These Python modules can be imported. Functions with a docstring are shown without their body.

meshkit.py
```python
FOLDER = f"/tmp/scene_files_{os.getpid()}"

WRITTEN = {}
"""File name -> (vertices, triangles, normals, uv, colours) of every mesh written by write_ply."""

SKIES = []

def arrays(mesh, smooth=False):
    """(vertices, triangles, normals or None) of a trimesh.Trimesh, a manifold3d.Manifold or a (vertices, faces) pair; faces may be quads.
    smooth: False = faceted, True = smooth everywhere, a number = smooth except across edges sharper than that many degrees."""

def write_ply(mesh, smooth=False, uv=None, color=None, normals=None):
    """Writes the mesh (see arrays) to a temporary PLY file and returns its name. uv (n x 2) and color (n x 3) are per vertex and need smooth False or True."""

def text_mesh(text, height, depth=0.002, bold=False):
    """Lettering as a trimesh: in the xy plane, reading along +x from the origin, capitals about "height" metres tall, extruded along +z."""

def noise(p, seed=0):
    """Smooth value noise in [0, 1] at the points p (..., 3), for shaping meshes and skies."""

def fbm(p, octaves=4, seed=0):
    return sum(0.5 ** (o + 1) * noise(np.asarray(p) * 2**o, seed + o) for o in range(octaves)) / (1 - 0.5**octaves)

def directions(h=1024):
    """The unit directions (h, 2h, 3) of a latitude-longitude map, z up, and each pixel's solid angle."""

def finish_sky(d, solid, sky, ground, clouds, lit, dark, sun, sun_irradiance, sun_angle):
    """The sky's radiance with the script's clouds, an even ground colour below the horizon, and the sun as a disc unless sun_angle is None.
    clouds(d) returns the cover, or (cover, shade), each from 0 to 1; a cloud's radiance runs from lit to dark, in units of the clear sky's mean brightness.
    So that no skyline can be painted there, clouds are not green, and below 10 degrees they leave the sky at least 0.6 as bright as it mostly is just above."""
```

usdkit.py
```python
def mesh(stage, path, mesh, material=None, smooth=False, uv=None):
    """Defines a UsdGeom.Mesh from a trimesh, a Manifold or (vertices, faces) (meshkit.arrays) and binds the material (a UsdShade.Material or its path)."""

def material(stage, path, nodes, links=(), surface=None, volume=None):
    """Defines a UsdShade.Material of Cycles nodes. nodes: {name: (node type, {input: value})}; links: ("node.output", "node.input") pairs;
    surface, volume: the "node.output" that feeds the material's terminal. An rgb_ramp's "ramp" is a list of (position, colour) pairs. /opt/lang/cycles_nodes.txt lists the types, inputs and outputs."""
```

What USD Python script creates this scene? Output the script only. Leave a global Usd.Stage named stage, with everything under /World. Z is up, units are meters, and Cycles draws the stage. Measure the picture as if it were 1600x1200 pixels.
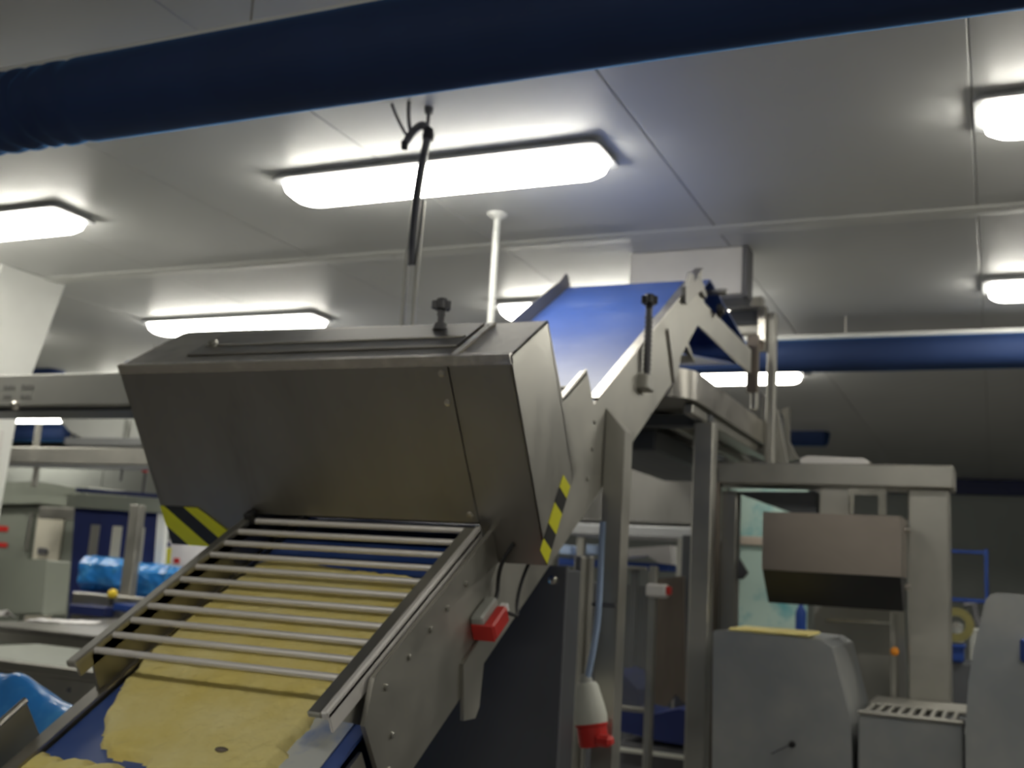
import math, random
import numpy as np, trimesh, usdkit, meshkit
from shapely.geometry import Polygon, LineString, Point, box as sbox
from pxr import Usd, UsdGeom, UsdShade, UsdLux, Gf, Sdf

random.seed(5)
rng = np.random.default_rng(5)
stage = Usd.Stage.CreateInMemory()
UsdGeom.Xform.Define(stage, '/World')

# ------------------------------------------------------------------ camera
F = 1674.511
CAM = np.array([0.0, 0.0, 1.6])
R = np.array([(0.912081597, 0.405701038, 0.059277560), (-0.015398301, 0.178368619, -0.983843244), (-0.409719481, 0.896432543, 0.168933841)])          # rows: picture right, picture down, forward
cam = UsdGeom.Camera.Define(stage, '/World/Camera')
m = Gf.Matrix4d(1.0)
for i, row in enumerate((R[0], -R[1], -R[2])):
    m.SetRow(i, Gf.Vec4d(*map(float, row), 0))
m.SetRow(3, Gf.Vec4d(*map(float, CAM), 1))
cam.AddTransformOp().Set(m)
cam.CreateHorizontalApertureAttr(36.0)
cam.CreateFocalLengthAttr(F / 1600 * 36)
cam.CreateFStopAttr(5.6)
cam.CreateFocusDistanceAttr(1.35)
cam.CreateClippingRangeAttr(Gf.Vec2f(0.05, 200))
cam.CreateExposureAttr(0.14)

# ------------------------------------------------------------------ light
# the room has no daylight: it is lit by its ceiling luminaires (built below)
LAMP = 17.0
LAMP_POS = [(-2.32, 4.12), (-5.42, 4.15), (0.78, 4.13), (-2.30, 6.58), (-5.43, 6.58), (0.78, 6.62),
            (-2.30, 9.16), (-13.2, 11.4), (-8.53, 9.15), (-8.53, 6.58), (-8.53, 4.12), (-5.43, 9.16), (3.88, 4.13),
            (-2.32, -0.78), (0.78, -0.78)]
dome = UsdLux.DomeLight.Define(stage, '/World/Ambient')
dome.CreateIntensityAttr(0.0)

# ------------------------------------------------------------------ helpers
ZC = 3.4                                                # ceiling height


def ray(px, py):
    return R.T @ np.array([(px - 800) / F, (py - 600) / F, 1.0])


def py_(px, py, Y):                                     # point on the plane y = Y
    d = ray(px, py)
    return CAM + d * (Y / d[1])


def px_(px, py, X):
    d = ray(px, py)
    return CAM + d * (X / d[0])


def pz_(px, py, Z):
    d = ray(px, py)
    return CAM + d * ((Z - CAM[2]) / d[2])


AL = math.radians(32)                                   # incline of the conveyor
BO = np.array([0.0, 2.007, 1.347])                      # its frame: x across, s up the belt, n off the belt
BV = np.array([0.0, math.cos(AL), math.sin(AL)])
BN = np.array([0.0, -math.sin(AL), math.cos(AL)])


def loc(x, s, n):
    return np.array([x, 0, 0]) + BO + s * BV + n * BN


def loc_xf():
    M = np.eye(4)
    M[:3, 1], M[:3, 2], M[:3, 3] = BV, BN, BO
    return M


def to_belt(px, py, n):
    d = ray(px, py)
    o = BO + n * BN
    q = CAM + d * (np.dot(o - CAM, BN) / np.dot(d, BN))
    return q[0], float((q - BO) @ BV)


def T(mesh, M):
    mesh = mesh.copy()
    mesh.apply_transform(M)
    return mesh


def bx(lo, hi, b=0.004):
    lo, hi = np.minimum(lo, hi).astype(float), np.maximum(lo, hi).astype(float)
    b = min(b, 0.3 * float((hi - lo).min()))
    pts = []
    for k in range(3):
        l, h = lo + b, hi - b
        l[k], h[k] = lo[k], hi[k]
        for i in range(8):
            pts.append([h[j] if i >> j & 1 else l[j] for j in range(3)])
    return trimesh.convex.convex_hull(np.array(pts))


def lbx(lo, hi, b=0.003):
    return T(bx(lo, hi, b), loc_xf())


AX = {'x': np.array([[0, 0, 1], [1, 0, 0], [0, 1, 0.]]), 'y': np.array([[1, 0, 0], [0, 0, -1], [0, 1, 0.]]), 'z': np.eye(3)}


def prism(poly, axis, a, b):
    """polygon: (y,z) for axis x, (x,z) for axis y, (x,y) for axis z; extruded from a to b"""
    if not isinstance(poly, Polygon):
        poly = Polygon(poly)
    poly = poly.buffer(0)
    if poly.geom_type != 'Polygon':
        poly = max(poly.geoms, key=lambda g: g.area)
    a, b = min(a, b), max(a, b)
    e = trimesh.creation.extrude_polygon(poly, b - a, engine='earcut')
    M = np.eye(4)
    M[:3, :3] = AX[axis]
    if axis == 'y':
        e.apply_translation([0, 0, -b])
    else:
        e.apply_translation([0, 0, a])
    e.apply_transform(M)
    return e


def lprism(poly, x0, x1):
    return T(prism(poly, 'x', x0, x1), loc_xf())


def rounded(poly, r):
    p = Polygon(poly)
    return p.buffer(-r, quad_segs=5).buffer(r, quad_segs=5)


def fpoly(pts, Y, r=0):
    q = [(p[0], p[2]) for p in (py_(a, b, Y) for a, b in pts)]
    return rounded(q, r) if r else Polygon(q)


def front(pts, Y, depth, r=0):
    return prism(fpoly(pts, Y, r), 'y', Y, Y + depth)


def frect(x0, y0, x1, y1, Y, depth, b=0.006):
    """upright box whose front face, on the plane y = Y, spans that part of the view"""
    P = [py_(a, c, Y) for a, c in ((x0, y0), (x1, y0), (x0, y1), (x1, y1))]
    return bx([(P[0][0] + P[2][0]) / 2, Y, (P[2][2] + P[3][2]) / 2], [(P[1][0] + P[3][0]) / 2, Y + depth, (P[0][2] + P[1][2]) / 2], b)


def fpost(x0, y0, x1, y1, Y, depth, b=0.006):
    """as frect, but standing on the floor"""
    g = frect(x0, y0, x1, y1, Y, depth, b)
    lo, hi = g.bounds
    return bx([lo[0], lo[1], 0], hi, b)


def tube(points, r, seg=10):
    P = np.array(points, float)
    n = len(P)
    t = np.gradient(P, axis=0)
    t /= np.linalg.norm(t, axis=1, keepdims=True)
    u = np.cross(t[0], [0, 0, 1.0])
    if np.linalg.norm(u) < 1e-3:
        u = np.cross(t[0], [1.0, 0, 0])
    V = []
    for i in range(n):
        u = u - t[i] * (u @ t[i])
        u /= np.linalg.norm(u)
        w = np.cross(t[i], u)
        a = np.arange(seg) / seg * 2 * np.pi
        V.append(P[i] + r * (np.cos(a)[:, None] * u + np.sin(a)[:, None] * w))
    V = np.vstack(V + [P[:1], P[-1:]])
    Fc = []
    for i in range(n - 1):
        for k in range(seg):
            a, b = i * seg + k, i * seg + (k + 1) % seg
            Fc += [[a, a + seg, b], [b, a + seg, b + seg]]
    for k in range(seg):
        Fc += [[n * seg, k, (k + 1) % seg], [n * seg + 1, (n - 1) * seg + (k + 1) % seg, (n - 1) * seg + k]]
    mm = trimesh.Trimesh(V, Fc, process=False)
    mm.fix_normals()
    return mm


def spline(points, n=24):
    from scipy.interpolate import CubicSpline
    P = np.array(points, float)
    return CubicSpline(np.linspace(0, 1, len(P)), P)(np.linspace(0, 1, n))


def lathe(profile, at, axis=(0, 0, 1), seg=20):
    e = trimesh.creation.revolve(np.array(profile, float), sections=seg)
    M = trimesh.geometry.align_vectors([0, 0, 1], axis)
    M[:3, 3] = at
    e.apply_transform(M)
    e.fix_normals()
    return e


def cat(*ms):
    return trimesh.util.concatenate([x for x in ms])


used = {}


def numbered(path):
    k = used.get(path, 0)
    used[path] = k + 1
    return path if k == 0 else f'{path}_{k:03d}'


def keys(prim, **kw):
    for k, v in kw.items():
        if v:
            prim.SetCustomDataByKey(k, v)
    return prim


origin = {}


def thing(name, label=None, category=None, at=(0, 0, 0), group=None, kind=None):
    p = numbered('/World/' + name)
    x = UsdGeom.Xform.Define(stage, p)
    x.AddTranslateOp().Set(Gf.Vec3d(*map(float, at)))
    origin[p] = np.array(at, float)
    keys(x.GetPrim(), label=label, category=category, group=group, kind=kind)
    return p


def obj(name, mesh, mat, parent=None, smooth=35, label=None, category=None, group=None, kind=None):
    """one Mesh prim; mesh given in world coordinates"""
    p = numbered((parent or '/World') + '/' + name)
    if parent:
        o = origin[parent]
        mesh = T(mesh, trimesh.transformations.translation_matrix(-o))
        origin[p] = o
        prim = usdkit.mesh(stage, p, mesh, M[mat], smooth=smooth).GetPrim()
    else:
        c = np.array([mesh.bounds[:, 0].mean(), mesh.bounds[:, 1].mean(), mesh.bounds[0, 2]])
        mesh = T(mesh, trimesh.transformations.translation_matrix(-c))
        g = usdkit.mesh(stage, p, mesh, M[mat], smooth=smooth)
        g.AddTranslateOp().Set(Gf.Vec3d(*map(float, c)))
        origin[p] = c
        prim = g.GetPrim()
    keys(prim, label=label, category=category, group=group, kind=kind)
    return p


def dup(path, at, label=None):
    prim = stage.GetPrimAtPath(path)
    was = prim.GetCustomData()
    p = numbered(path)
    x = UsdGeom.Xform.Define(stage, p)
    x.GetPrim().GetReferences().AddInternalReference(path)
    x.GetPrim().SetInstanceable(True)
    x.ClearXformOpOrder()
    x.GetPrim().GetAttribute('xformOp:translate').Set(Gf.Vec3d(*map(float, at)))
    x.SetXformOpOrder([UsdGeom.XformOp(x.GetPrim().GetAttribute('xformOp:translate'))])
    keys(x.GetPrim(), label=label or was.get('label'), category=was.get('category'), group=was.get('group'))
    return p


# ------------------------------------------------------------------ materials
M = {}


def mat(name, base, rough=0.5, metal=0.0, var=0.0, scale=6.0, rvar=0.0, bump=0.0, bscale=60.0, stretch=(1, 1, 1), second=None, thresh=(0.45, 0.6), spec=0.5, coat=0.0, coat_r=0.45, detail=4.0, sheen=None):
    nodes = {'tc': ('texture_coordinate', {}), 'mp': ('mapping', {'scale': stretch}),
             'n': ('noise_texture', {'scale': scale, 'detail': detail, 'roughness': 0.6}),
             'p': ('principled_bsdf', {'roughness': rough, 'metallic': metal, 'specular_ior_level': spec, 'coat_weight': coat, 'coat_roughness': coat_r})}
    if sheen is not None:
        nodes['p'][1].update({'sheen_weight': 1.0, 'sheen_roughness': 0.28, 'sheen_tint': sheen})
    links = [('tc.object', 'mp.vector'), ('mp.vector', 'n.vector')]
    b = np.array(base, float)
    if second is not None:
        ramp = [(thresh[0], tuple(b)), (thresh[1], tuple(second))]
    else:
        ramp = [(0.3, tuple(np.clip(b * (1 - var), 0, 1))), (0.7, tuple(np.clip(b * (1 + var), 0, 1)))]
    nodes['r'] = ('rgb_ramp', {'ramp': ramp})
    links += [('n.fac', 'r.fac'), ('r.color', 'p.base_color')]
    if rvar:
        nodes['mr'] = ('map_range', {'from_min': 0.3, 'from_max': 0.7, 'to_min': max(0.02, rough - rvar), 'to_max': rough + rvar})
        links += [('n.fac', 'mr.value'), ('mr.result', 'p.roughness')]
    if bump:
        nodes['n2'] = ('noise_texture', {'scale': bscale, 'detail': 3.0})
        nodes['b'] = ('bump', {'strength': bump, 'distance': 0.01})
        links += [('mp.vector', 'n2.vector'), ('n2.fac', 'b.height'), ('b.normal', 'p.normal')]
    M[name] = usdkit.material(stage, '/World/Looks/' + name, nodes, links, surface='p.BSDF')


mat('ceiling_white', (0.74, 0.75, 0.74), 0.42, var=0.02, scale=1.2)
mat('trim_white', (0.80, 0.81, 0.78), 0.45, var=0.02)
mat('wall_grey', (0.36, 0.39, 0.37), 0.6, var=0.05, scale=0.7)
mat('wall_white', (0.38, 0.40, 0.37), 0.5, var=0.04, scale=0.9)
mat('floor_resin', (0.24, 0.23, 0.22), 0.45, var=0.15, scale=3, rvar=0.1)
mat('steel', (0.50, 0.48, 0.44), 0.38, 1.0, var=0.06, scale=5, rvar=0.06, stretch=(1, 1, 1), bump=0.02, bscale=40)
mat('steel_brushed', (0.46, 0.45, 0.41), 0.42, 1.0, var=0.05, scale=3, rvar=0.05, stretch=(3, 3, .6))
mat('steel_matte', (0.47, 0.46, 0.42), 0.50, 1.0, var=0.10, scale=4, rvar=0.08)
mat('steel_floury', (0.40, 0.425, 0.45), 0.52, 0.75, scale=2.2, second=(0.60, 0.60, 0.57), thresh=(0.42, 0.78), rvar=0.08)
mat('steel_polished', (0.66, 0.63, 0.57), 0.22, 1.0, var=0.05, scale=6, rvar=0.06)
mat('hood_steel', (0.34, 0.33, 0.31), 0.40, 1.0, var=0.10, scale=2.5, rvar=0.06, stretch=(2, 1, 0.6))
mat('beam_paint', (0.36, 0.36, 0.33), 0.45, var=0.03)
mat('rung_steel', (0.84, 0.81, 0.79), 0.5, 0.45, var=0.04)
mat('hopper_steel', (0.40, 0.35, 0.31), 0.42, 1.0, var=0.05, scale=4)
mat('cabinet_dark', (0.125, 0.13, 0.145), 0.5, var=0.08, scale=3)
mat('dark_panel', (0.085, 0.09, 0.10), 0.5, 0.0, var=0.12, scale=3)
mat('black_rubber', (0.018, 0.018, 0.02), 0.55, var=0.2)
mat('hose_grey', (0.12, 0.12, 0.13), 0.5, var=0.1)
mat('grey_plastic', (0.42, 0.43, 0.40), 0.45, var=0.05)
mat('pale_grey_plastic', (0.66, 0.67, 0.60), 0.45, var=0.05)
mat('pale_panel', (0.74, 0.72, 0.70), 0.4, var=0.04, scale=3)
mat('red_plastic', (0.62, 0.035, 0.03), 0.35, var=0.08)
mat('yellow_tape', (0.80, 0.78, 0.02), 0.45, var=0.06)
mat('black_tape', (0.02, 0.02, 0.022), 0.45, var=0.1)
mat('duct_blue', (0.008, 0.028, 0.105), 0.75, var=0.12, scale=3, bump=0.10, bscale=20, sheen=(0.10, 0.40, 0.95))
mat('belt_blue', (0.028, 0.080, 0.33), 0.46, scale=5, second=(0.075, 0.13, 0.38), thresh=(0.5, 0.75), rvar=0.05, spec=0.8, coat=0.7)
mat('belt_dirty', (0.60, 0.62, 0.62), 0.5, scale=7, second=(0.30, 0.38, 0.62), thresh=(0.52, 0.66), stretch=(1, .6, 1))
mat('dough', (0.88, 0.73, 0.24), 0.62, scale=6, second=(0.95, 0.84, 0.40), thresh=(0.35, 0.68), bump=0.45, bscale=38)
mat('film_blue', (0.025, 0.21, 0.62), 0.22, scale=8, second=(0.10, 0.40, 0.80), thresh=(0.45, 0.72), bump=0.35, bscale=14, spec=0.7)
mat('navy_panel', (0.018, 0.030, 0.135), 0.45, var=0.08)
mat('blue_plastic', (0.015, 0.055, 0.27), 0.4, var=0.1)
mat('paper_white', (0.82, 0.80, 0.80), 0.7, var=0.04)
mat('cabinet_grey', (0.25, 0.27, 0.23), 0.45, var=0.05, scale=3)
mat('cream_slot', (0.66, 0.63, 0.52), 0.5, var=0.05)
mat('yellow_paint', (0.75, 0.55, 0.03), 0.4, var=0.05)
mat('orange_plastic', (0.85, 0.30, 0.02), 0.4, var=0.05)
mat('ring_yellow', (0.20, 0.18, 0.06), 0.5, var=0.1)
mat('light_blue_cable', (0.36, 0.47, 0.68), 0.45, var=0.05)
mat('teal_sheet', (0.50, 0.66, 0.60), 0.35, scale=2.4, second=(0.16, 0.44, 0.48), thresh=(0.52, 0.64))
mat('tan_band', (0.50, 0.43, 0.36), 0.5, var=0.05)
mat('mark_ink', (0.20, 0.20, 0.19), 0.6, var=0.05)
mat('wood_brown', (0.19, 0.16, 0.135), 0.5, 0.4, var=0.15, scale=5, stretch=(3, 3, 0.5))
mat('housing_grey', (0.40, 0.41, 0.42), 0.45, var=0.03)
M['lamp_diffuser'] = usdkit.material(stage, '/World/Looks/lamp_diffuser', {'e': ('emission', {'color': (1.0, 0.965, 0.86), 'strength': LAMP})}, surface='e.emission')

# wire mesh guard: real wires are built; see below

# ------------------------------------------------------------------ the room
X0, X1, Y0, Y1 = -18.0, 7.0, -4.5, 18.4
obj('floor', bx([X0, Y0, -0.1], [X1, Y1, 0], 0.001), 'floor_resin', kind='structure', label='grey resin factory floor')
ce = thing('ceiling', label='white panelled factory ceiling with thin seams', at=(0, 0, ZC), kind='structure')
JY = 5.31
xs = [-1.30 + 1.243 * k for k in range(-14, 8)]
xs = [X0] + [x for x in xs if X0 + .3 < x < X1 - .3] + [X1]
for (a, b) in ((Y0, JY - 0.004), (JY + 0.004, 11.9), (11.91, Y1)):
    for xa, xb in zip(xs[:-1], xs[1:]):
        obj('panel', bx([xa + 0.0012, a, ZC], [xb - 0.0012, b, ZC + 0.06], 0.005), 'ceiling_white', ce)
obj('roof_deck', bx([X0, Y0, ZC + 0.058], [X1, Y1, ZC + 0.12], 0.001), 'housing_grey', ce)
obj('joint_strip', prism([(JY - 0.075, ZC + 0.001), (JY - 0.055, ZC - 0.010), (JY + 0.055, ZC - 0.010), (JY + 0.075, ZC + 0.001)], 'x', X0, X1), 'trim_white', ce, label='flat cover strip over the panel joint')
obj('wall_back', bx([X0, Y1, 0], [X1, Y1 + 0.15, ZC + .1], 0.001), 'wall_grey', kind='structure', label='far grey wall of the hall')
obj('wall_front', bx([X0, Y0 - 0.15, 0], [X1, Y0, ZC + .1], 0.001), 'wall_grey', kind='structure', label='grey wall behind the viewpoint')
obj('wall_left', bx([X0 - 0.15, Y0, 0], [X0, Y1, ZC + .1], 0.001), 'wall_grey', kind='structure', label='grey wall at the far left')
obj('wall_right', bx([X1, Y0, 0], [X1 + 0.15, Y1, ZC + .1], 0.001), 'wall_grey', kind='structure', label='grey wall at the right')
obj('trim_1', bx([X0, Y1 - 0.12, ZC - 0.24], [X1, Y1, ZC], 0.01), 'navy_panel', kind='structure', label='dark navy band along the top of the far wall')

# ------------------------------------------------------------------ ceiling lamps
LAMP_LABELS = ['long lit fluorescent ceiling lamp crossed by the hose drop above the hood',
               'lit fluorescent ceiling lamp cut off by the left edge of the picture',
               'lit fluorescent ceiling lamp at the right edge, nearest the blue duct',
               'lit ceiling lamp half hidden behind the blue belt crest, beside the thin white pole',
               'lit fluorescent ceiling lamp just above the left end of the hood',
               'lit ceiling lamp at the right edge, just above the far blue duct',
               'far lit ceiling lamp seen under the far blue duct, behind the steel uprights',
               'small far lit lamp under the steel beam at the left',
               'far ceiling lamp behind the steel beam at left, glowing on the ceiling above it',
               'ceiling lamp beyond the left edge in the middle row', 'ceiling lamp beyond the left edge in the near row',
               'ceiling lamp hidden behind the hood', 'ceiling lamp beyond the right edge in the near row',
               'ceiling lamp behind the viewpoint, above the foot of the conveyor', 'ceiling lamp behind the viewpoint, overhead']


def stadium(l, w, r):
    return sbox(-l / 2, -w / 2, l / 2, w / 2).buffer(-r).buffer(r, quad_segs=6)


def loft(polys, zs):
    rings = []
    for p, z in zip(polys, zs):
        c = np.array(p.exterior.coords)[:-1]
        rings.append(np.c_[c, np.full(len(c), z)])
    return trimesh.convex.convex_hull(np.vstack(rings))


lx, ly = LAMP_POS[0]
lamp = thing('ceiling_lamp', LAMP_LABELS[0], 'ceiling lamp', (lx, ly, ZC), 'fluorescent ceiling lamps')
o = np.array([lx, ly, ZC])
tr = trimesh.transformations.translation_matrix
hous = loft([stadium(1.62, .27, .03), stadium(1.66, .31, .03), stadium(1.66, .31, .03)], [0, -0.022, -0.034])
diff = loft([stadium(1.60, .26, .05), stadium(1.585, .25, .07), stadium(1.54, .20, .08)], [-0.034, -0.075, -0.098])
obj('lamp_housing', T(hous, tr(o)), 'housing_grey', lamp)
obj('lamp_diffuser', T(diff, tr(o)), 'lamp_diffuser', lamp, smooth=50)
for (ax, ay), lb in list(zip(LAMP_POS, LAMP_LABELS))[1:]:
    dup(lamp, (ax, ay, ZC), lb)


# ------------------------------------------------------------------ blue fabric ducts
def duct(x0, x1, yc, zc, r, seed, wr=None, label='', ends=True, rail=True):
    t = thing('fabric_duct', label, 'air duct', (x0, yc, zc))
    n, k = max(40, int((x1 - x0) / 0.025)), 40
    xx = np.linspace(x0, x1, n)
    a = np.arange(k) / k * 2 * np.pi
    A, XX = np.meshgrid(a, xx)
    rr = np.full_like(A, r)
    pts = np.stack([XX * 1.3, np.cos(A) * 2, np.sin(A) * 2], -1)
    rr += (meshkit.fbm(pts, 3, seed) - .5) * 0.010
    if wr:                                             # gathered stretch
        for c, w, amp in wr:
            rr += -amp * np.exp(-((XX - c - 0.012 * np.sin(A * 2 + c * 9)) / w) ** 2)
    if ends:
        e = np.minimum((XX - x0), (x1 - XX))
        rr *= np.sqrt(np.clip(1 - (1 - np.clip(e / (0.5 * r), 0, 1)) ** 2, 0.0004, 1)) if ends == 'both' else np.sqrt(np.clip(1 - (1 - np.clip((x1 - XX) / (0.5 * r), 0, 1)) ** 2, 0.0004, 1))
    V = np.stack([XX, yc + rr * np.cos(A), zc + rr * np.sin(A)], -1).reshape(-1, 3)
    Fc = []
    for i in range(n - 1):
        for j in range(k):
            p, q = i * k + j, i * k + (j + 1) % k
            Fc += [[p, q, p + k], [q, q + k, p + k]]
    mm = trimesh.Trimesh(V, Fc, process=False)
    obj('duct_sleeve', mm, 'duct_blue', t, smooth=60)
    if rail:
        obj('hanging_rail', bx([x0, yc - .012, zc + r + .004], [x1, yc + .012, zc + r + .034], .004), 'trim_white', t, label='pale suspension rail on top of the duct')
        for q in np.arange(x0 + .3, x1 - .2, 1.2):
            obj('hanger', tube([(q, yc, zc + r + .03), (q, yc, ZC)], .004, 6), 'steel', t)
    return t


duct(-6.0, 3.5, 2.47, 3.058, 0.138, 3, [(-2.98, .020, .016), (-3.08, .018, .014), (-2.90, .016, .010), (-3.18, .022, .018), (-2.78, .022, .008), (-3.28, .02, .016), (-3.38, .02, .018), (-3.5, .03, .02)],
     'nearest dark blue fabric air duct running across the ceiling, gathered at its left', ends=False)
duct(-7.2, 5.0, 7.30, 3.135, 0.112, 4, None, 'far blue fabric air duct with a pale top rail, behind the conveyor crest', ends='both')
pq = py_(1297, 680, 13.0)
duct(pq[0] - 4.5, pq[0], 13.0, pq[2], 0.135, 5, None, 'small dark blue duct end with a rounded cap, lowest and farthest at right', ends='both')
pq = py_(97, 570, 8.3)
duct(pq[0] - 1.6, pq[0], 8.3, pq[2], 0.125, 6, None, 'blue duct end seen between the white pillar and the steel beam', ends='both', rail=False)
pq = py_(112, 676, 12.4)
duct(pq[0] - 4.0, pq[0], 12.4, pq[2], 0.15, 7, None, 'dark blue duct under the small far lamp at left', ends='both', rail=False)

# ------------------------------------------------------------------ the inclined conveyor
XL, XR = -1.985, -1.205                                 # outer faces of the two side beams
conv = thing('inclined_conveyor', 'steel inclined conveyor with blue belt rising under the hood to the ceiling', 'conveyor', (-1.6, 2.0, 0))


def yz(s, n):
    q = loc(0, s, n)
    return (q[1], q[2])


def arc(c, r, a0, a1, k=8):
    return [(c[0] + r * math.cos(math.radians(a)), c[1] + r * math.sin(math.radians(a))) for a in np.linspace(a0, a1, k)]


BNL = -0.120                                            # belt surface
crest = yz(3.33, BNL - 0.06)
tail = yz(-0.95, BNL - 0.065)
END_Y, ZB = 5.70, crest[1] - 0.06                        # level run behind the crest
path = arc(tail, .065, 302, 122, 10) + arc(crest, .06, 122, 90, 5) + [(END_Y, ZB)] + arc((END_Y, ZB - .05), .05, 90, -90, 9)[1:] + [(5.55, 2.735), (4.45, 2.560), yz(2.45, -.270), yz(2.2, -.262), yz(-.6, BNL - .13)]
ring = LineString(path + [path[0]]).buffer(0.004, join_style=1)
obj('belt', prism(ring, 'x', -1.955, -1.235), 'belt_blue', conv, smooth=40, label='glossy blue conveyor belt')
# a strip of the belt, dusted with flour, along the right edge of the lower run
sk = [yz(-0.93, BNL + .0055), yz(0.10, BNL + .0055), yz(0.10, BNL + .0075), yz(-0.93, BNL + .0075)]
obj('flour_dust', prism(sk, 'x', -1.375, -1.268), 'belt_dirty', conv, label='white floury smear along the right belt edge')
obj('slider_bed', lprism([(-.85, BNL - .012), (3.1, BNL - .012), (3.1, BNL - .03), (-.85, BNL - .03)], -1.93, -1.26), 'steel', conv)
# side beams: incline, then level run
ztop, zlow = 2.850, 2.722
incl = [(-1.0, -0.285), (0.30, -0.290), (2.86, -0.290)]
right_poly = [yz(-0.045, -0.19), yz(0.05, -0.290), yz(2.52, -0.290), yz(2.60, -0.235), (4.60, zlow), (5.75, zlow), (5.75, ztop), (4.70, ztop), yz(3.10, -0.005), yz(0.02, -0.005), yz(-0.05, -0.075)]
obj('side_beam', prism(right_poly, 'x', XR - .012, XR), 'steel_matte', conv, smooth=False, label='wide right side plate of the conveyor')
left_poly = [yz(-1.0, -0.26), yz(2.60, -0.26), (4.60, zlow), (5.75, zlow), (5.75, ztop), (4.70, ztop), yz(3.20, -0.10), yz(-1.0, -0.105)]
obj('side_beam', prism(left_poly, 'x', XL, XL + .02), 'steel_matte', conv, smooth=False)
obj('edge_flange', lprism([(-1.0, -.105), (1.0, -.105), (1.0, -.098), (-1.0, -.098)], XL - .012, XL + .028), 'steel', conv, label='bright top flange of the left beam')
obj('edge_flange', lprism([(1.56, -.005), (3.12, -.005), (3.12, .003), (1.56, .003)], XR - .035, XR + .004), 'steel', conv)
low_right = [yz(-1.0, -.275), yz(-.06, -.275), yz(-.06, -.135), yz(-1.0, -.135)]
obj('lower_side_strip', prism(low_right, 'x', -1.232, -1.222), 'steel', conv)
obj('lower_side_strip', lprism([(-1.0, -.20), (-.10, -.20), (-.10, -.19), (-1.0, -.19)], -1.222, -1.19), 'steel_polished', conv)
# cover plate joints and bolts on the right side
obj('joint_cover', lprism([(2.43, -.29), (2.445, -.29), (2.445, -.06), (2.43, -.06)], XR, XR + .012), 'steel', conv)
for s_, n_ in ((1.50, -.06), (1.44, -.13), (1.36, -.20), (0.05, -.05), (0.16, -.05), (0.27, -.05), (0.36, -.05), (0.47, -.05), (0.03, -.16), (-.01, -.22)):
    obj('bolt', lathe([(0, 0), (.007, 0), (.007, .004), (.005, .006), (0, .006)], loc(XR, s_, n_), (1, 0, 0), 10), 'steel_brushed', conv)
# head bracket with bearing at the crest
hb = [yz(2.70, -.03), yz(2.735, .030), yz(2.78, .018), yz(2.845, .058), yz(2.875, .055), yz(2.885, .005), yz(2.96, .012), yz(3.02, -.03), (4.66, 2.88), (4.66, 2.86), yz(2.98, -.065), yz(2.72, -.045)]
obj('head_bracket', prism(hb, 'x', XR, XR + .02), 'hood_steel', conv, smooth=False, label='notched bearing bracket at the crest')
obj('head_bearing', lathe([(0, 0), (.032, 0), (.032, .014), (.018, .02), (.018, .03), (0, .03)], (XR + .018, crest[0] - .03, crest[1] - .10), (1, 0, 0)), 'black_rubber', conv)
obj('head_shaft', tube([(XL - .03, crest[0], crest[1]), (XR + .05, crest[0], crest[1])], .016), 'steel', conv)
lb = [yz(1.60, -.119), yz(1.62, -.06), yz(2.90, -.048), yz(3.25, -.058), yz(3.34, -.045), yz(3.36, -.06), yz(3.37, -.118)]
obj('belt_guide', prism(lb, 'x', XL + .021, XL + .027), 'hose_grey', conv, smooth=False, label='upturned guide plate left of the crest')
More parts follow.
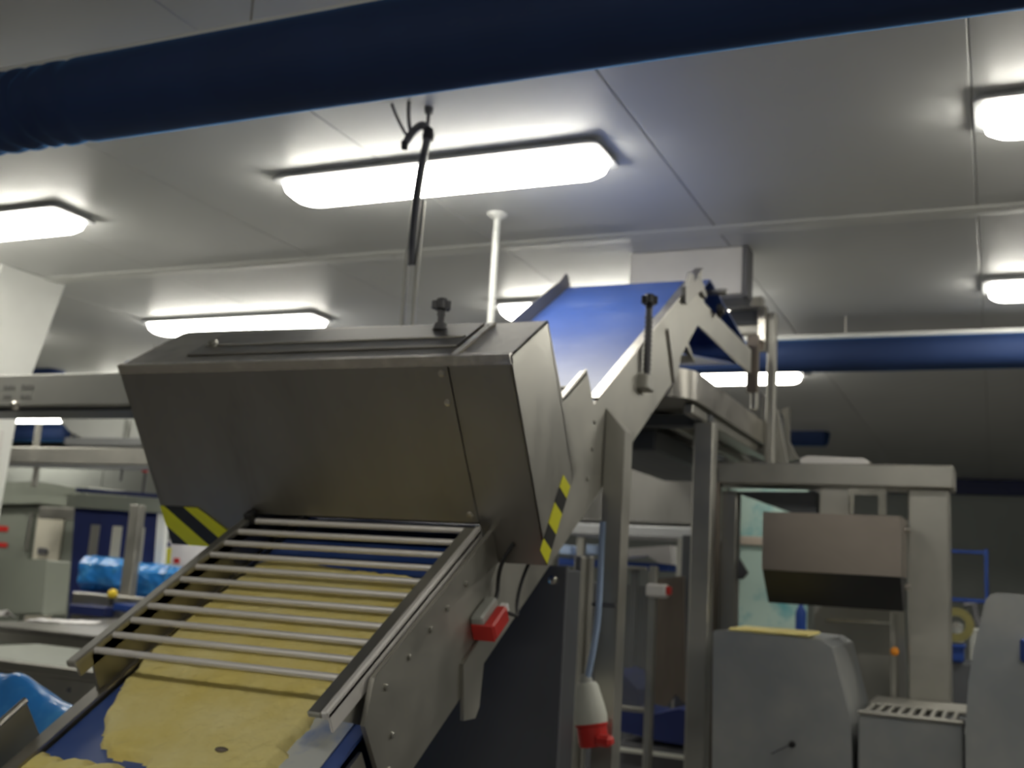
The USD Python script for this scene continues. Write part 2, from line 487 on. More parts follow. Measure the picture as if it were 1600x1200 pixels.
# under the crest, a small scraper tip
q = py_(1085, 535, 4.5)
obj('scraper', prism([(4.30, 2.58), (4.46, 2.60), (4.62, 2.555), (4.47, 2.63), (4.36, 2.66)], 'x', XR - .10, XR - .012), 'steel_matte', conv, smooth=False)
# belt return visible beneath the level run
# the finger guard over the lower run
gd = f'{conv}/finger_guard'
UsdGeom.Xform.Define(stage, gd)
keys(stage.GetPrimAtPath(gd), label='barred finger guard lying over the dough')
origin[gd] = origin[conv]
obj('guard_rail', cat(lbx([-1.998, -.065, -.006], [-1.968, .70, .012]), lprism([(-.06, -.03), (.68, -.03), (.68, .0), (-.06, .0)], -1.975, -1.969)), 'steel_matte', gd)
obj('guard_rail', lbx([-1.272, -.135, .004], [-1.238, .635, .018]), 'steel_brushed', gd)
obj('guard_edge', cat(lbx([-1.238, -.135, .002], [-1.222, .635, .022]), lprism([(-.13, -.03), (.63, -.03), (.63, .012), (-.13, .012)], -1.228, -1.222)), 'rung_steel', gd)
for k in range(11):
    s_ = 0.002 + k * 0.0645
    obj('rung', tube([loc(-1.97, s_, .0), loc(-1.25, s_, .0)], .0085, 10), 'rung_steel', gd)
obj('guard_skirt', lprism([(-.012, .0), (.90, .0), (.90, -.102), (-.028, -.102)], -1.976, -1.969), 'hood_steel', gd, smooth=False, label='dark skirt along the left side of the guard')
obj('guard_skirt', lprism([(-.13, .006), (.62, .006), (.62, -.10), (-.02, -.10)], -1.240, -1.232), 'steel_matte', gd, smooth=False)
# the guard behind the hood
g2 = f'{conv}/exit_guard'
UsdGeom.Xform.Define(stage, g2)
keys(stage.GetPrimAtPath(g2), label='barred finger guard leaving the hood')
origin[g2] = origin[conv]
obj('guard_plate', lprism([(1.0, -.01), (1.515, -.01), (1.50, .128), (1.0, .11)], XR - .005, XR + .001), 'steel_matte', g2, smooth=False)
obj('guard_rail', lbx([XR - .025, 1.0, .108], [XR + .001, 1.50, .122]), 'steel', g2)
obj('guard_plate', lprism([(1.0, -.01), (1.515, -.01), (1.50, .128), (1.0, .11)], XL, XL + .006), 'steel_matte', g2, smooth=False)
for k in range(7):
    obj('rung', tube([loc(XL + .005, 1.04 + .0645 * k, .09), loc(XR - .005, 1.04 + .0645 * k, .09)], .0078, 8), 'steel_matte', g2)
# two posts and a strut
P1 = bx([-1.232, 3.46, 0], [-1.162, 3.53, 2.19], .004)
obj('leg', prism([(-1.203, 0), (-1.133, 0), (-1.133, 2.075), (-1.203, 2.155)], 'y', 3.415, 3.50), 'steel_matte', conv, smooth=False)
obj('leg', bx([-2.01, 3.415, 0], [-1.945, 3.50, 1.98], .005), 'steel_matte', conv)
obj('leg', bx([-1.262, 4.80, 0], [-1.170, 4.89, 2.315], .006), 'steel_matte', conv)
obj('leg', bx([-2.01, 4.80, 0], [-1.93, 4.89, 2.40], .006), 'steel_matte', conv)
obj('bracket', prism([(2.43, 1.36), (2.47, 1.39), (2.545, 1.44), (2.55, 1.40), (2.535, 1.25), (2.515, 1.225), (2.45, 1.225)], 'x', XR, XR + .010), 'steel_matte', conv, smooth=False, label='bent flat bracket hanging from the right side plate')
# tensioner with star knob on the right beam
tk = f'{conv}/tension_screw'
UsdGeom.Xform.Define(stage, tk)
origin[tk] = origin[conv]


def star_knob(c, r=.028, h=.03):
    a = np.linspace(0, 2 * np.pi, 41)[:-1]
    rr = r * (1 + .16 * np.cos(5 * a))
    e = trimesh.creation.extrude_polygon(Polygon(np.c_[rr * np.cos(a), rr * np.sin(a)]), h, engine='earcut')
    top = T(lathe([(0, 0), (r * .8, 0), (r * .6, .008), (0, .010)], (0, 0, h)), np.eye(4))
    st = lathe([(0, -.018), (r * .5, -.018), (r * .5, 0), (0, 0)], (0, 0, 0))
    e = cat(e, top, st)
    e.apply_translation(c)
    return e


kb = np.array([-1.185, 3.80, 2.34])
obj('screw_stem', cat(tube([kb, kb + [0, 0, .275]], .013, 12), *[lathe([(0, 0), (.016, 0), (.016, .008), (0, .008)], kb + [0, 0, .02 + .018 * i], seg=10) for i in range(12)]), 'hose_grey', tk)
obj('star_knob', star_knob(kb + [0, 0, .275]), 'black_rubber', tk)
obj('screw_block', bx(kb + [-.03, -.05, -.06], kb + [.02, .04, .0], .006), 'steel_brushed', tk)

# ------------------------------------------------------------------ the hood
HX0, HX1, HS0, HS1, HN0, HN1 = -2.312, -1.066, .660, .955, -.10, .482
hood = thing('steel_hood', 'large dark stainless steel hood box straddling the conveyor, hazard tape on its lower corners', 'machine hood', loc(-1.69, .8, -.1))
HM = loc_xf()


def face(poly, s0, s1):                                 # polygon in (x, n), extruded along the belt
    return T(prism(poly, 'y', s0, s1), HM)


obj('front_panel', face([(HX0, HN0), (-1.99, HN0), (-1.99, .018), (-1.243, .018), (-1.243, HN1), (HX0, HN1)], HS0, HS0 + .006), 'hood_steel', hood, smooth=False, label='dark front panel')
obj('flank_panel', face([(-1.238, HN0), (HX1, HN0), (HX1, HN1), (-1.238, HN1)], HS0, HS0 + .006), 'hood_steel', hood, smooth=False, label='narrow front strip right of the seam')
obj('side_panel', lprism([(HS0, HN0), (.885, .005), (HS1, .03), (HS1 - .03, HN1), (HS0, HN1)], HX1 - .006, HX1), 'steel_brushed', hood, smooth=False, label='lighter right side panel')
obj('side_panel', lprism([(HS0, HN0), (.885, -.02), (HS1, .03), (HS1, HN1), (HS0, HN1)], HX0, HX0 + .006), 'steel_brushed', hood, smooth=False)
obj('inner_flap', face([(-1.964, -.113), (-1.245, -.113), (-1.245, .05), (-1.964, .05)], HS1 - .075, HS1 - .065), 'black_rubber', hood, smooth=False, label='black rubber flap inside the hood')
obj('back_panel', face([(HX0, .03), (HX1, .03), (HX1, HN1), (HX0, HN1)], HS1 - .036, HS1 - .03), 'steel_brushed', hood, smooth=False)
TB = HS1 + .012
obj('top_panel', T(prism([(HX0, HS0), (HX1, HS0), (HX1, HS1 - .03), (-1.24, HS1 - .03), (-2.13, HS1 + .010), (-2.30, HS1 + .012), (HX0, HS1 - .01)], 'z', HN1 - .006, HN1), HM), 'steel', hood, smooth=False)
obj('top_rim', lprism([(HS0 - .003, HN1 - .022), (HS0 + .012, HN1 - .022), (HS0 + .012, HN1 + .005), (HS0 - .003, HN1 + .005)], HX0, HX1), 'steel_polished', hood, label='bright folded edge along the top front')
obj('lid', lbx([-2.12, .735, HN1], [-1.245, .915, HN1 + .006], .002), 'hood_steel', hood, label='low dark lid on the hood top')
obj('lid_strip', lbx([-1.232, HS0 + .01, HN1], [-1.212, .915, HN1 + .006], .003), 'steel_polished', hood)
obj('lid_strip', lbx([-2.10, .795, HN1 + .005], [-1.25, .805, HN1 + .010], .002), 'steel_polished', hood)
hx, hs = to_belt(345, 545, HN1)
obj('lid_knob', lathe([(0, 0), (.008, 0), (.006, .012), (.014, .018), (.012, .028), (0, .03)], loc(-2.06, .79, HN1), BN), 'steel_brushed', hood)
kn = loc(-1.365, .88, HN1)
obj('star_knob', cat(tube([kn, kn + np.array([0, 0, .045])], .010), star_knob(kn + np.array([0, 0, .058]), .024, .022), lathe([(0, 0), (.022, 0), (.016, .02), (0, .02)], kn)), 'hose_grey', hood)
for n_ in (.44, .36, .04):
    obj('rivet', lathe([(0, 0), (.010, 0), (.008, .004), (0, .005)], loc(-1.262, HS0, n_), -BV, 10), 'steel_polished', hood)
obj('hinge_block', lbx([-1.985, .63, -.005], [-1.955, .66, .03], .004), 'black_rubber', hood)
# hazard tape, front left
tp = f'{hood}/hazard_tape'
UsdGeom.Xform.Define(stage, tp)
origin[tp] = origin[hood]
keys(stage.GetPrimAtPath(tp), label='yellow and black tape on the front left corner')
base = Polygon([(-2.311, .032), (-2.17, .030), (-2.075, -.048), (-2.075, -.10), (-2.311, -.10)])
obj('tape_base', face(base, HS0 - .002, HS0 - .0002), 'black_tape', tp, smooth=False)
for c in (-.30, -.145, .01, .165):
    st = Polygon([(-2.4, c + .2), (-1.95, c - .25), (-1.95, c - .17), (-2.4, c + .28)]).intersection(base)
    if not st.is_empty and st.area > 1e-4:
        st = max(getattr(st, 'geoms', [st]), key=lambda g: g.area)
        obj('stripe', face(st, HS0 - .0035, HS0 - .0015), 'yellow_tape', tp, smooth=False)
tp = numbered(f'{hood}/hazard_tape')
tp = f'{hood}/hazard_tape_001'
UsdGeom.Xform.Define(stage, tp)
origin[tp] = origin[hood]
keys(stage.GetPrimAtPath(tp), label='yellow and black tape along the right lower edge')


def sp(px, py):                                          # pixel on the right side plane -> (s, n)
    q = px_(px, py, HX1)
    return float((q - BO) @ BV), float((q - BO) @ BN)


seq = [((829, 847), (826, 862), (853, 862), (858, 842)), ((829, 847), (858, 842), (880, 832), (853, 812)), ((853, 812), (880, 832), (895, 803), (872, 794)), ((872, 794), (895, 803), (900, 790), (890, 768))]
b0 = np.array([-.0, HN0])
edge0, edge1 = np.array([HS0, HN0 + .004]), np.array([.895, .015])
tdir = edge1 - edge0
tn = np.array([-tdir[1], tdir[0]]) / np.linalg.norm(tdir)
cuts = [0.0, .17, .36, .62, .82, .98]
for i, (a, b) in enumerate(zip(cuts[:-1], cuts[1:])):
    w = .062
    q = [edge0 + tdir * a, edge0 + tdir * b, edge0 + tdir * (b - .03) + tn * w, edge0 + tdir * (a - (.03 if a else 0)) + tn * w]
    obj('stripe', lprism([tuple(x) for x in q], HX1, HX1 + .0015), 'yellow_tape' if i % 2 == 0 else 'black_tape', tp, smooth=False)

# ------------------------------------------------------------------ dough on the belt
def dough(px_poly, thick, name, label, seed, res=0.0055):
    P = Polygon([to_belt(a, b, BNL + .02) for a, b in px_poly]).buffer(0.012, quad_segs=4).buffer(-0.012)
    ext = np.array(P.exterior.segmentize(.012).coords)
    ext = ext + (meshkit.noise(np.c_[ext * 45, np.zeros(len(ext))], seed)[:, None] - .5) * .016
    P = Polygon(ext).buffer(0)
    P = max(getattr(P, 'geoms', [P]), key=lambda g: g.area)
    import shapely
    x0, y0, x1, y1 = P.bounds
    gx, gy = np.arange(x0 - res, x1 + 2 * res, res), np.arange(y0 - res, y1 + 2 * res, res)
    GX, GY = np.meshgrid(gx, gy, indexing='ij')
    pts = shapely.points(GX, GY)
    ins = shapely.contains_xy(P, GX, GY)
    d = shapely.distance(pts, P.exterior)
    f = meshkit.fbm(np.stack([GX * 9, GY * 9, 0 * GX], -1), 4, seed)
    f2 = meshkit.fbm(np.stack([GX * 60, GY * 60, 0 * GX], -1), 2, seed + 7)
    h = thick * np.sqrt(np.clip(d / .014, 0.05, 1)) * (0.72 + .55 * f) + .004 * (f2 - .5)
    h = np.where(ins, h, 0.0005)
    nx, ny = GX.shape
    idx = lambda i, j: i * ny + j
    V = np.stack([GX, GY, BNL + .004 + h], -1).reshape(-1, 3)
    keep = ins[:-1, :-1] | ins[1:, :-1] | ins[:-1, 1:] | ins[1:, 1:]
    I, J = np.nonzero(keep)
    a, b, c, e = idx(I, J), idx(I + 1, J), idx(I + 1, J + 1), idx(I, J + 1)
    top = np.r_[np.c_[a, b, c], np.c_[a, c, e]]
    Vb = V.copy()
    Vb[:, 2] = BNL + .0042
    N = len(V)
    edges = trimesh.Trimesh(V, top, process=False)
    E_, cnt = np.unique(edges.edges_sorted, axis=0, return_counts=True)
    be = {tuple(x) for x in E_[cnt == 1]}
    side = []
    for u, w in edges.edges:
        if (min(u, w), max(u, w)) in be:
            side += [[w, u, u + N], [w, u + N, w + N]]
    mm = trimesh.Trimesh(np.vstack([V, Vb]), np.vstack([top, top[:, ::-1] + N, np.array(side)]), process=False)
    mm.remove_unreferenced_vertices()
    return obj(name, T(mm, loc_xf()), 'dough', smooth=True, label=label, category='dough')


dough([(228, 1240), (222, 1182), (178, 1178), (160, 1152), (166, 1118), (186, 1078), (206, 1050), (240, 1014), (270, 988), (300, 962), (340, 930), (385, 893), (402, 880), (452, 870), (492, 880), (560, 890), (640, 898), (668, 905), (650, 930), (600, 1010), (545, 1062), (505, 1100), (462, 1150), (436, 1188), (400, 1240)],
      .024, 'dough_sheet', 'wide pale yellow dough sheet riding up the blue belt under the bars', 11)
dough([(20, 1215), (48, 1186), (76, 1168), (88, 1180), (104, 1186), (122, 1182), (150, 1190), (184, 1190), (196, 1230), (120, 1290), (10, 1290)], .026, 'dough_piece', 'small ragged dough piece at the bottom left corner of the belt', 12)
rs = np.array(to_belt(352, 1190, BNL))
obj('dark_crumb', T(T(trimesh.creation.icosphere(2, .013), np.diag([1.3, .7, .5, 1])), tr(loc(rs[0], rs[1], BNL + .030))), 'wood_brown', smooth=True, label='dark burnt crumb lying on the dough sheet', category='crumb')

# ------------------------------------------------------------------ switch box on the side plate
sw = thing('safety_switch', 'red and grey safety switch box fixed on the conveyor side plate', 'switch', (XR + .04, 2.54, 1.42))
SM = np.eye(4)
SM[:3, 1], SM[:3, 2], SM[:3, 3] = BV, BN, loc(XR, .505, -.170)
obj('switch_body', T(bx([0.0, -.050, -.022], [.034, .050, .034], .005), SM), 'grey_plastic', sw, label='grey half of the box')
obj('switch_cover', T(cat(bx([.032, -.050, -.032], [.062, .042, .014], .005), bx([.0, -.054, -.032], [.060, -.048, .014], .002)), SM), 'red_plastic', sw, label='red cover')
obj('actuator', T(bx([.036, .042, -.014], [.058, .060, .012], .003), SM), 'paper_white', sw)
q0 = T(trimesh.Trimesh([[.016, .05, .016]], []), SM).vertices[0]
cb = loc(HX1 + .004, .60, .05)
obj('cable', tube(spline([q0, q0 + [0.0, .03, .03], loc(XR + .02, .62, -.10), loc(-1.15, .66, -.04)], 16), .006, 8), 'black_rubber', sw)
obj('cable', tube(spline([q0 + [.03, .0, -.02], q0 + [.05, .05, -.03], loc(-1.16, .64, -.20), loc(-1.14, .73, -.12)], 16), .005, 8), 'black_rubber', sw)

# ------------------------------------------------------------------ hanging hose drop and ceiling pole
A = np.array([-2.062, 3.505])
hd = thing('hose_drop', 'thin steel pipes with a dark looped hose hanging from the ceiling behind the hood', 'pipe', (A[0], A[1], 2.28))
obj('pipe', tube([(A[0] - .022, A[1], 2.28), (A[0] - .022, A[1], 2.78), (A[0] - .012, A[1], 3.0)], .0095), 'steel_matte', hd)
obj('pipe', tube([(A[0] + .026, A[1], 2.28), (A[0] + .026, A[1], 2.78), (A[0] + .030, A[1], 3.0)], .0095), 'steel_matte', hd)
obj('hose', tube(spline([(A[0] + .002, A[1], 2.74), (A[0] + .010, A[1] - .02, 3.0), (A[0] + .028, A[1] - .01, 3.22), (A[0] + .030, A[1], 3.28), (A[0] + .005, A[1], 3.315), (A[0] - .035, A[1], 3.30), (A[0] - .070, A[1], 3.255)], 30), .0165, 10), 'hose_grey', hd, label='dark flexible hose looping over at the top')
obj('coupling', lathe([(0, 0), (.022, 0), (.024, .02), (.018, .05), (0, .05)], (A[0] + .030, A[1], 3.25)), 'black_rubber', hd)
obj('end_clip', lathe([(0, -.02), (.014, -.02), (.016, .012), (0, .012)], (A[0] - .075, A[1], 3.245)), 'black_rubber', hd)
obj('cable', tube(spline([(A[0] - .05, A[1], 3.285), (A[0] - .048, A[1] - .03, 3.34), (A[0] - .035, A[1] - .06, 3.398)], 10), .008, 8), 'hose_grey', hd)
obj('cable', tube(spline([(A[0] - .060, A[1], 3.27), (A[0] - .095, A[1] - .02, 3.33), (A[0] - .115, A[1] - .06, 3.398)], 10), .006, 8), 'hose_grey', hd)
obj('ceiling_bolt', lathe([(0, 0), (.007, 0), (.007, .05), (.016, .05), (.018, .075), (0, .075)], (A[0] + .012, A[1] + .02, 3.325)), 'hose_grey', hd)
B = np.array([-2.33, 4.79])
cp = thing('ceiling_pole', 'thin white hanger pole with a round flange on the ceiling', 'pole', (B[0], B[1], 2.4))
obj('pole', tube([(B[0], B[1], 2.40), (B[0], B[1], 3.39)], .017, 12), 'trim_white', cp)
obj('flange', lathe([(0, 0), (.022, 0), (.050, .022), (.052, .030), (0, .030)], (B[0], B[1], ZC - .030)), 'trim_white', cp)

# ------------------------------------------------------------------ plug on its cable
q = py_(921, 1100, 3.34)
pl = thing('industrial_plug', 'red and grey industrial plug hanging on a pale blue cable by the post', 'plug', (q[0], q[1], q[2] - .15))
ax = np.array([.012 * 0, 0, 1.0])
cz = py_(916, 1066, 3.34)
bz = py_(924, 1130, 3.34)
uu = (cz - bz) / np.linalg.norm(cz - bz)
L = np.linalg.norm(cz - bz)
obj('plug_body', lathe([(0, 0), (.052, 0), (.054, .02), (.050, .05), (.038, L - .012), (.030, L), (0, L)], bz, uu, 24), 'pale_grey_plastic', pl, label='pale grey tapered body')
obj('plug_collar', cat(lathe([(0, 0), (.046, 0), (.048, .010), (.048, .060), (.052, .062), (.052, .072), (0, .072)], bz - uu * .070, uu, 24), bx(bz + [.03, -.06, -.060], bz + [.085, -.01, -.025], .010)), 'red_plastic', pl, label='red socket collar with lid catch')
obj('cable_gland', lathe([(0, 0), (.022, 0), (.020, .012), (.012, .026), (0, .026)], cz, uu), 'grey_plastic', pl)
obj('cable', tube(spline([cz, py_(922, 1040, 3.34), py_(932, 985, 3.36), py_(936, 940, 3.38), py_(939, 880, 3.40), py_(942, 815, 3.405)], 24), .0105, 10), 'light_blue_cable', pl, label='pale blue cable')
obj('cable_tie', bx([-1.222, 3.407, 1.492], [-1.138, 3.507, 1.506], .003), 'hose_grey', pl)

# ------------------------------------------------------------------ cabinet below the conveyor
cbn = thing('control_cabinet', 'dark blue-grey sheet steel cabinet standing under the conveyor', 'cabinet', (-1.6, 3.3, 0))
obj('cabinet_door', bx([-2.05, 3.09, .03], [-1.192, 3.105, 1.615], .003), 'cabinet_dark', cbn)
obj('cabinet_body', bx([-2.05, 3.105, 0], [-1.205, 3.25, 1.605], .004), 'dark_panel', cbn)
obj('door_lock', lathe([(0, 0), (.014, 0), (.014, .012), (.007, .016), (0, .016)], py_(865, 906, 3.09), (0, -1, 0)), 'steel_polished', cbn)
obj('machine_upright', cat(frect(886, 868, 900, 1330, 3.75, .05), frect(902, 868, 914, 1330, 3.80, .04)), 'steel_matte', label='narrow double steel upright beside the dark cabinet', category='post')

# ------------------------------------------------------------------ trough below the level run
tg = thing('receiving_trough', 'bent stainless steel trough with a rounded corner below the conveyor crest', 'trough', (-1.5, 5.6, 2.35))
outer = sbox(-2.05, 4.44, -1.19, 6.62).buffer(-.14).buffer(.14, quad_segs=10)
inner = outer.buffer(-.006)
wall = Polygon(outer.exterior, [inner.exterior])
obj('trough_wall', prism(wall, 'z', 2.375, 2.500) if False else T(trimesh.creation.extrude_polygon(wall, .128, engine='earcut'), tr([0, 0, 2.372])), 'steel', tg, smooth=30, label='bright bent side wall')
obj('trough_floor', T(trimesh.creation.extrude_polygon(outer.buffer(-.004), .006, engine='earcut'), tr([0, 0, 2.372])), 'steel_brushed', tg)
for x_ in (-1.24, -1.44, -1.98):
    obj('support_rail', bx([x_ - .02, 4.60 if x_ > -1.3 else 4.9, 2.318], [x_ + .025, 6.8, 2.366], .005), 'steel_matte' if x_ != -1.24 else 'steel_brushed', tg)
obj('support_rail', bx([-2.0, 4.86, 2.30], [-1.2, 4.93, 2.36], .005), 'dark_panel', tg)
obj('drive_cover', bx([-1.92, 5.0, 2.20], [-1.50, 6.6, 2.31], .01), 'dark_panel', tg, label='dark cover underneath')
# frame around the end of the level run
fr = thing('end_frame', 'welded steel frame of square tubes at the end of the level run', 'frame', (-1.2, 5.95, 0))
FY = 5.90
obj('upright', frect(1197, 488, 1210, 725, FY, .07), 'steel_matte', fr)
obj('upright', frect(1183, 478, 1197, 548, FY - .03, .05), 'steel_polished', fr)
obj('upright', frect(1166, 522, 1184, 612, 5.78, .05), 'wood_brown', fr, label='brown-stained upright')
obj('upright', frect(1172, 600, 1182, 640, 5.80, .05), 'steel_matte', fr)
obj('cross_bar', frect(1112, 465, 1192, 481, FY - .02, .06), 'steel_matte', fr)
obj('cross_bar', frect(1140, 508, 1186, 522, FY, .05), 'steel_matte', fr)
obj('back_plate', frect(1138, 484, 1186, 508, FY + .02, .02), 'dark_panel', fr)
obj('side_guard', front([(1186, 610), (1214, 640), (1232, 735), (1195, 735)], 6.05, .06), 'steel_matte', fr, smooth=False)
obj('bracket', front([(1222, 640), (1233, 636), (1233, 690), (1246, 716), (1222, 722)], 6.2, .05), 'steel_brushed', fr, smooth=False)
obj('bracket', front([(1213, 640), (1222, 648), (1222, 700), (1214, 706)], 6.15, .03), 'dark_panel', fr, smooth=False)
# sheet metal box below the ceiling
bb = thing('ceiling_box', 'pale sheet metal box fixed under the ceiling behind the crest', 'duct box', (-1.5, 5.7, 3.13))
a_, b_ = py_(990, 395, 5.6), py_(1160, 459, 5.6)
obj('box_shell', bx([a_[0] - .02, 5.60, b_[2]], [b_[0], 5.78, ZC - .002], .006), 'pale_panel', bb)
obj('corner_edge', bx([b_[0], 5.58, b_[2] - .02], [b_[0] + .030, 5.72, ZC - .006], .004), 'hose_grey', bb, label='dark right edge')
obj('corner_edge', bx([a_[0] + .3, 5.585, b_[2] - .025], [b_[0] + .01, 5.78, b_[2] - .002], .004), 'hose_grey', bb)

# ------------------------------------------------------------------ laminating machine at the right
lm = thing('gantry_frame', 'stainless steel gantry with a broad column and a flat head beam at right', 'machine frame', (-.5, 5.4, 0))
obj('head_beam', bx([-1.30, 5.30, 2.077], [-.172, 5.58, 2.185], .008), 'steel_matte', lm)
obj('column', bx([-.375, 5.34, 1.06], [-.195, 5.56, 2.077], .008), 'steel_matte', lm)
obj('column', frect(1124, 766, 1148, 1100, 5.36, .10), 'steel_brushed', lm)
obj('column', fpost(1102, 730, 1118, 1200, 5.30, .07), 'wood_brown', lm, label='brown-stained slim column')
obj('gusset', front([(1146, 858), (1168, 895), (1160, 904), (1146, 906)], 5.40, .03), 'dark_panel', lm, smooth=False)
obj('sloping_pan', front([(1146, 768), (1276, 768), (1276, 800), (1240, 802)], 5.40, .30), 'dark_panel', lm, smooth=False)
oh = Polygon([(p[0], p[2]) for p in (py_(a, b, 5.2) for a, b in ((1330, 765), (1386, 767), (1387, 806), (1331, 806)))])
ih = Polygon([(p[0], p[2]) for p in (py_(a, b, 5.2) for a, b in ((1337, 775), (1374, 776), (1374, 806), (1337, 806)))])
obj('handle_frame', prism(oh.difference(ih.buffer(.001)), 'y', 5.14, 5.17), 'steel_polished', lm, smooth=False, label='pale U-shaped handle above the hopper')
obj('loose_sheet', front([(1250, 716), (1262, 712), (1350, 716), (1360, 722), (1352, 726), (1250, 726)], 5.31, .2), 'pale_panel', lm, smooth=False, label='pale plastic sheet lying on the head beam')
hp = thing('hopper_box', 'brownish steel hopper box with a sloping underside hanging below the gantry beam', 'hopper', (-.65, 5.0, 1.53))
prof = [(4.86, 1.915), (4.86, 1.66), (5.02, 1.515), (5.18, 1.53), (5.20, 1.92)]
obj('hopper_shell', prism([(4.86, 1.915), (4.86, 1.66), (5.20, 1.66), (5.20, 1.92)], 'x', -.950, -.368), 'hopper_steel', hp, smooth=False, label='brownish upper box')
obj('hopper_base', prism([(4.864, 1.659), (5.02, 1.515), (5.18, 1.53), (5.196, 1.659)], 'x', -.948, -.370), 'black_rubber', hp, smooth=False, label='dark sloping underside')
obj('hanger_plate', frect(1280, 764, 1328, 808, 5.19, .05), 'steel_matte', hp)
for z_ in (1.62, 1.87):
    obj('hinge_pin', tube([(-.368, 5.08, z_), (-.345, 5.08, z_)], .014), 'steel_polished', hp)

BYF = 4.60
bl = thing('roller_guard', 'floury steel guard housing with a sloping right side, left of the slotted grate', 'machine housing', (-.85, 4.8, 0))
pf = fpoly([(1114, 988), (1119, 984), (1282, 1000), (1300, 1012), (1308, 1040), (1330, 1130), (1333, 1330), (1111, 1330)], BYF)
obj('front_cover', prism(pf, 'y', BYF, BYF + .010), 'steel_floury', bl, smooth=False)
obj('guard_body', prism(pf.buffer(-.004), 'y', BYF + .010, BYF + .72), 'steel_floury', bl, smooth=25)
obj('lock_knob', lathe([(0, 0), (.014, 0), (.012, .015), (0, .018)], py_(1238, 1163, BYF), (0, -1, 0)), 'black_rubber', bl, label='small black lock knob')
obj('pull_wire', tube([py_(1236, 1163, BYF - .008), py_(1205, 1178, BYF - .008)], .003, 6), 'hose_grey', bl)
tpz = py_(1200, 992, BYF)[2]
obj('dough_sheet', T(bx([-1.04, 4.63, 0], [-.71, 4.96, .014], .005), tr([0, 0, tpz + .003])), 'dough', label='small pale dough sheet lying on top of the roller guard', category='dough')
gr = thing('slotted_grate', 'floury steel base with a slotted grate on top, between the two guard housings', 'machine base', (-.32, 4.8, 0))
gz = 1.125
obj('grate_base', bx([-.510, BYF, 0], [-.125, BYF + .03, gz - .014], .006), 'steel_floury', gr)
obj('grate_base', bx([-.510, BYF + .03, 0], [-.125, 5.33, gz - .06], .004), 'steel_floury', gr)
obj('grate_rim', bx([-.512, BYF - .004, gz - .014], [-.123, BYF + .055, gz], .004), 'steel_matte', gr)
obj('grate_rim', bx([-.512, 4.98, gz - .014], [-.123, 5.33, gz], .004), 'steel_matte', gr)
for k in range(9):
    x_ = -.488 + k * .0410
    obj('slat', bx([x_ - .009, BYF + .05, gz - .016], [x_ + .009, 4.985, gz - .001], .003), 'steel_matte', gr)
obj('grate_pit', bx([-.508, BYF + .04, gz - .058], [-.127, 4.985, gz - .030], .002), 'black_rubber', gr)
rb = thing('roller_guard', 'floury steel guard housing with rounded shoulder and blue handle, cut by the right edge', 'machine housing', (.1, 4.6, 0))
pr = fpoly([(1548, 929), (1556, 926), (1760, 938), (1800, 1330), (1509, 1330), (1509, 1130), (1513, 1065), (1522, 1010), (1540, 937)], 4.40, .012)
obj('front_cover', prism(pr, 'y', 4.40, 4.412), 'steel_floury', rb, smooth=False)
obj('guard_body', prism(pr.buffer(-.004), 'y', 4.412, 4.85), 'steel_floury', rb, smooth=25)
obj('handle', cat(frect(1594, 998, 1618, 1036, 4.355, .03, .01), frect(1598, 1004, 1610, 1030, 4.375, .03)), 'blue_plastic', rb, label='blue plastic handle')
bp = thing('drum_cover', 'curved stainless drum cover under the hopper, behind the roller guard', 'machine cover', (-.6, 5.9, 0))
dp = fpoly([(1272, 962), (1284, 948), (1310, 942), (1400, 944), (1404, 1110), (1400, 1330), (1272, 1330)], 5.75)
obj('drum_shell', prism(dp, 'y', 5.75, 6.3), 'steel_brushed', bp, smooth=40)
obj('drum_band', prism(fpoly([(1290, 966), (1392, 972), (1392, 976), (1290, 970)], 5.745), 'y', 5.74, 5.752), 'steel_polished', bp, smooth=False)
obj('signal_button', lathe([(0, 0), (.020, 0), (.018, .02), (0, .028)], py_(1398, 1018, 5.34), (0, -1, 0)), 'orange_plastic', label='small orange button beside the broad column', category='button')
obj('button_post', frect(1391, 955, 1402, 1100, 5.36, .03), 'steel_brushed', label='slim dark post carrying the orange button', category='post')
# curtain behind the gantry
cu = thing('plastic_curtain', 'pale teal translucent plastic sheet hanging behind the gantry', 'curtain', (-1.3, 7.6, 0))
obj('curtain_rod', frect(1132, 754, 1290, 762, 7.6, .03), 'steel_brushed', cu)
obj('curtain_sheet', frect(1138, 762, 1262, 985, 7.6, .02), 'teal_sheet', cu)
obj('curtain_bar', frect(1138, 838, 1215, 852, 7.57, .02), 'tan_band', cu, label='tan band across the sheet')
obj('curtain_post', fpost(1270, 756, 1282, 1330, 7.62, .06), 'steel_brushed', cu)
obj('bottle_shelf', cat(frect(1236, 986, 1270, 992, 7.2, .25), fpost(1246, 991, 1262, 1360, 7.3, .06)), 'steel_brushed', label='narrow steel stand carrying the small blue bottle', category='stand')
obj('spray_bottle', lathe([(0, 0), (.035, 0), (.035, .12), (.016, .16), (.016, .2), (0, .2)], py_(1251, 986, 7.3)), 'blue_plastic', label='small blue bottle behind the roller guard, below the hopper', category='bottle')
